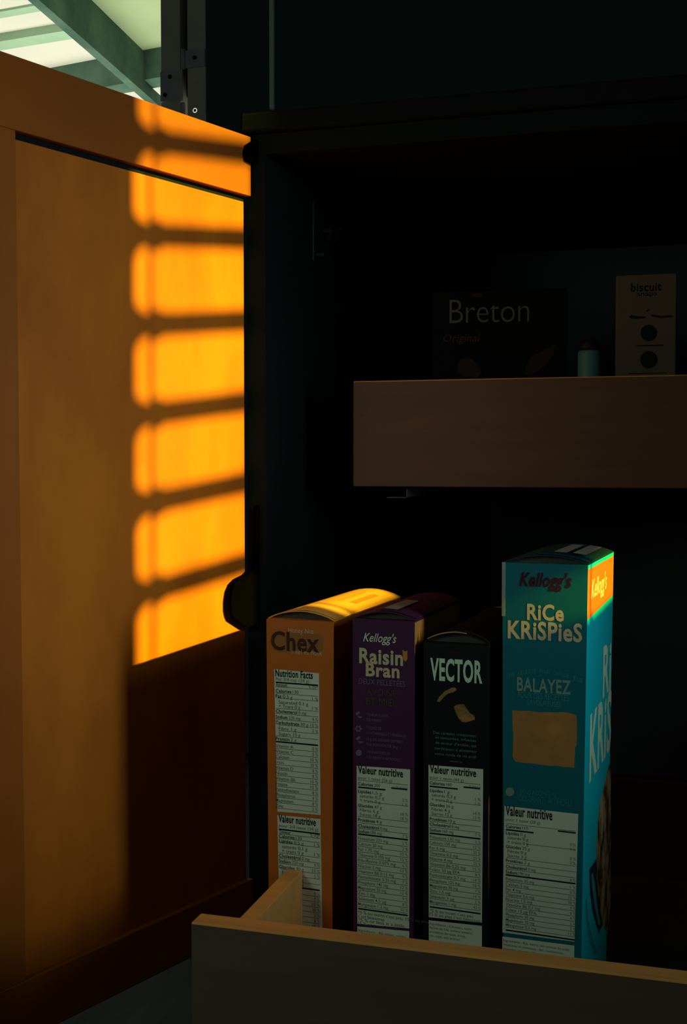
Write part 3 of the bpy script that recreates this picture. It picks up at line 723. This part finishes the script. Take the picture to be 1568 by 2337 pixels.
# right side: red corner, brand lettering, bowl of cereal
P = Print(S)
P.poly_uv([(0.0006, -0.0015), (0.1394, -0.0015), (0.1394, -0.036), (0.0006, -0.0400)], M_red, 0.0003)
P.text("Kellogg's", 1350, 1384, 1312, 1368, M_cream, bold=0.012, shear=0.2, off=0.0006)
P.done('red_corner_print', t, 'red corner with pale script, lit by the sun')
P = Print(S)
P.text('Ri', 1376, 1394, 1468, 1582, M_mint, bold=0.03)
P.text('KRiS', 1346, 1394, 1600, 1748, M_mint, bold=0.03)
P.done('side_lettering', t, 'pale mint capitals on the bright teal side')
P = Print(S)
bw = [(1394, 1740), (1388, 1752), (1379, 1790), (1370, 1830), (1364, 1880), (1361, 1930), (1361, 1985), (1364, 2030), (1369, 2075), (1376, 2110), (1386, 2130), (1394, 2135)]
P.poly(bw, M_bowl, 0.0004)
for pts in (((1349, 2000), (1352, 1990), (1357, 2010), (1362, 2060), (1370, 2110), (1366, 2112), (1357, 2070), (1352, 2030)),
            ((1336, 2055), (1339, 2050), (1343, 2100), (1352, 2140), (1364, 2175), (1358, 2178), (1346, 2150), (1338, 2100))):
    P.poly(pts, M_tealink, 0.0005)
P.poly([(1345, 1985), (1361, 1960), (1364, 2030), (1376, 2110), (1366, 2130), (1352, 2080), (1346, 2030)], M_tealdark, 0.0003)
P.done('cereal_picture', t, 'bowl of brown cereal printed on the teal side')
bm = bmesh.new()
for x0, x1 in ((0.004, 0.014), (0.019, 0.029)):
    bm.faces.new([bm.verts.new(p) for p in ((x0, -0.055, H+0.0086-0.05*max(0, x0-0.01)), (x1, -0.055, H+0.0084-0.09*max(0, x1-0.01)), (x1, 0.03, H+0.0084-0.09*max(0, x1-0.01)), (x0, 0.03, H+0.0086-0.05*max(0, x0-0.01)))])
link('tape_strip', bm, M_tape, t)
bm = bmesh.new(); hw = wd/2
box(bm, (-hw-0.0004, -0.0704, H-0.042), (-hw+0.0022, -0.0690, H+0.0004), 0.0002)
link('glue_seam', bm, M_tape, t)

# ------------------------------------------------------------------ things standing in the upper drawer
# cracker box, turned a little
A = at_y(985, 860, 1.30); e = Vector((math.cos(math.radians(5)), math.sin(math.radians(5)), 0)); n = Vector((e.y, -e.x, 0))
bw_, bh_, bd_ = 0.150, 0.195, 0.06
cen = A + e*bw_/2 - n*bd_/2; cen.z = ZB2
t = empty('cracker_box', cen, math.radians(5)); tag(t, 'black cracker box with thin grey lettering, standing in the upper drawer', 'cracker box')
link('carton', nbox((-bw_/2, -bd_/2, 0), (bw_/2, bd_/2, bh_), 0.0015), M_breton, t)
F = Face(Vector((A.x, A.y, 0)), e, n, t)
P = Print(F)
P.text('Breton', 1026, 1208, 682, 736, M_bretink, bold=-0.012)
P.poly([(1075, 671), (1100, 669), (1100, 677), (1075, 678)], M_redink)
P.done('lettering', t)
P = Print(F)
u0, v0 = F.uv(1012, 787); u1, v1 = F.uv(1096, 752)
P.text_uv('Original', u0, u1, v0, v0+0.012, M_bretor, bold=0.01, shear=0.2)
P.done('script_lettering', t, 'dull orange script under the name')
P = Print(F)
P.disc(1066, 838, 22, M_cracker, n=24); P.disc(1084, 848, 14, M_cracker, n=24, off=0.0006)
P.done('cracker_picture', t, 'round crackers printed under the script')
P = Print(F)
P.poly([(1198, 836), (1212, 815), (1240, 800), (1268, 785), (1262, 812), (1240, 838), (1212, 855), (1200, 855)], M_cracker)
P.done('cracker_picture', t, 'tilted cracker printed at the right')
# tan box
A = at_y(1406, 629, 1.28); B = at_y(1545, 624, 1.28)
bw_, bd_ = B.x-A.x, 0.055; bh_ = A.z - ZB2
t = empty('biscuit_box', Vector(((A.x+B.x)/2, 1.28+bd_/2, ZB2)), 0); tag(t, 'tan biscuit box with two dark round emblems, in the upper drawer', 'biscuit box')
link('carton', nbox((-bw_/2, -bd_/2, 0), (bw_/2, bd_/2, bh_), 0.0012), M_tan, t)
F = Face(Vector((A.x, 1.28, 0)), Vector((1, 0, 0)), Vector((0, -1, 0)), t)
P = Print(F)
P.text('biscuit', 1440, 1510, 645, 665, M_tancirc, bold=0.02)
P.text('snaps', 1454, 1500, 668, 679, M_tancirc, bold=0.008)
P.done('lettering', t)
P = Print(F)
P.poly([(1436, 723), (1441, 719), (1456, 722), (1474, 722), (1474, 726), (1456, 728), (1440, 727)], M_tancirc)
P.poly([(1484, 719), (1492, 718), (1510, 721), (1536, 720), (1534, 724), (1508, 726), (1490, 723)], M_tancirc)
P.poly([(1474, 709), (1481, 704), (1483, 708), (1477, 711)], M_tancirc)
P.disc(1481, 760, 19, M_tancirc); P.disc(1481, 821, 20, M_tancirc)
P.bar(1453, 1515, 788, 3, M_tancirc); P.bar(1434, 1522, 852, 2, M_tancirc)
P.done('emblem', t, 'dark round emblems and rules')
# canister
c = at_y(1345, 860, 1.31); zt = at_y(1345, 797, 1.29).z
t = empty('canister', Vector((c.x, 1.31, ZB2))); tag(t, 'small teal canister between the black cracker box and the tan box', 'canister')
rad = 0.0128
bm = bmesh.new(); prof = [(0.0, 0), (rad*0.97, 0), (rad, 0.002), (rad, zt-ZB2-0.003), (rad*0.93, zt-ZB2), (0.0, zt-ZB2)]
def lathe(bm, prof, n=28):
    rings = []
    for r, z in prof: rings.append([bm.verts.new((r*math.cos(2*math.pi*k/n), r*math.sin(2*math.pi*k/n), z)) for k in range(n)] if r > 0 else [bm.verts.new((0, 0, z))])
    for a_, b2 in zip(rings, rings[1:]):
        for k in range(n):
            q = [a_[k % len(a_)], a_[(k+1) % len(a_)], b2[(k+1) % len(b2)], b2[k % len(b2)]]
            q2 = []
            for v in q:
                if v not in q2: q2.append(v)
            bm.faces.new(q2)
    bmesh.ops.recalc_face_normals(bm, faces=bm.faces[:])
lathe(bm, prof); link('canister_body', bm, M_jar, t, smooth=True)
bm = bmesh.new(); h0 = zt-ZB2
lathe(bm, [(0, h0), (rad*0.9, h0), (rad*0.9, h0+0.006), (rad*0.6, h0+0.012), (0, h0+0.013)]); link('lid', bm, M_jarlid, t, smooth=True)
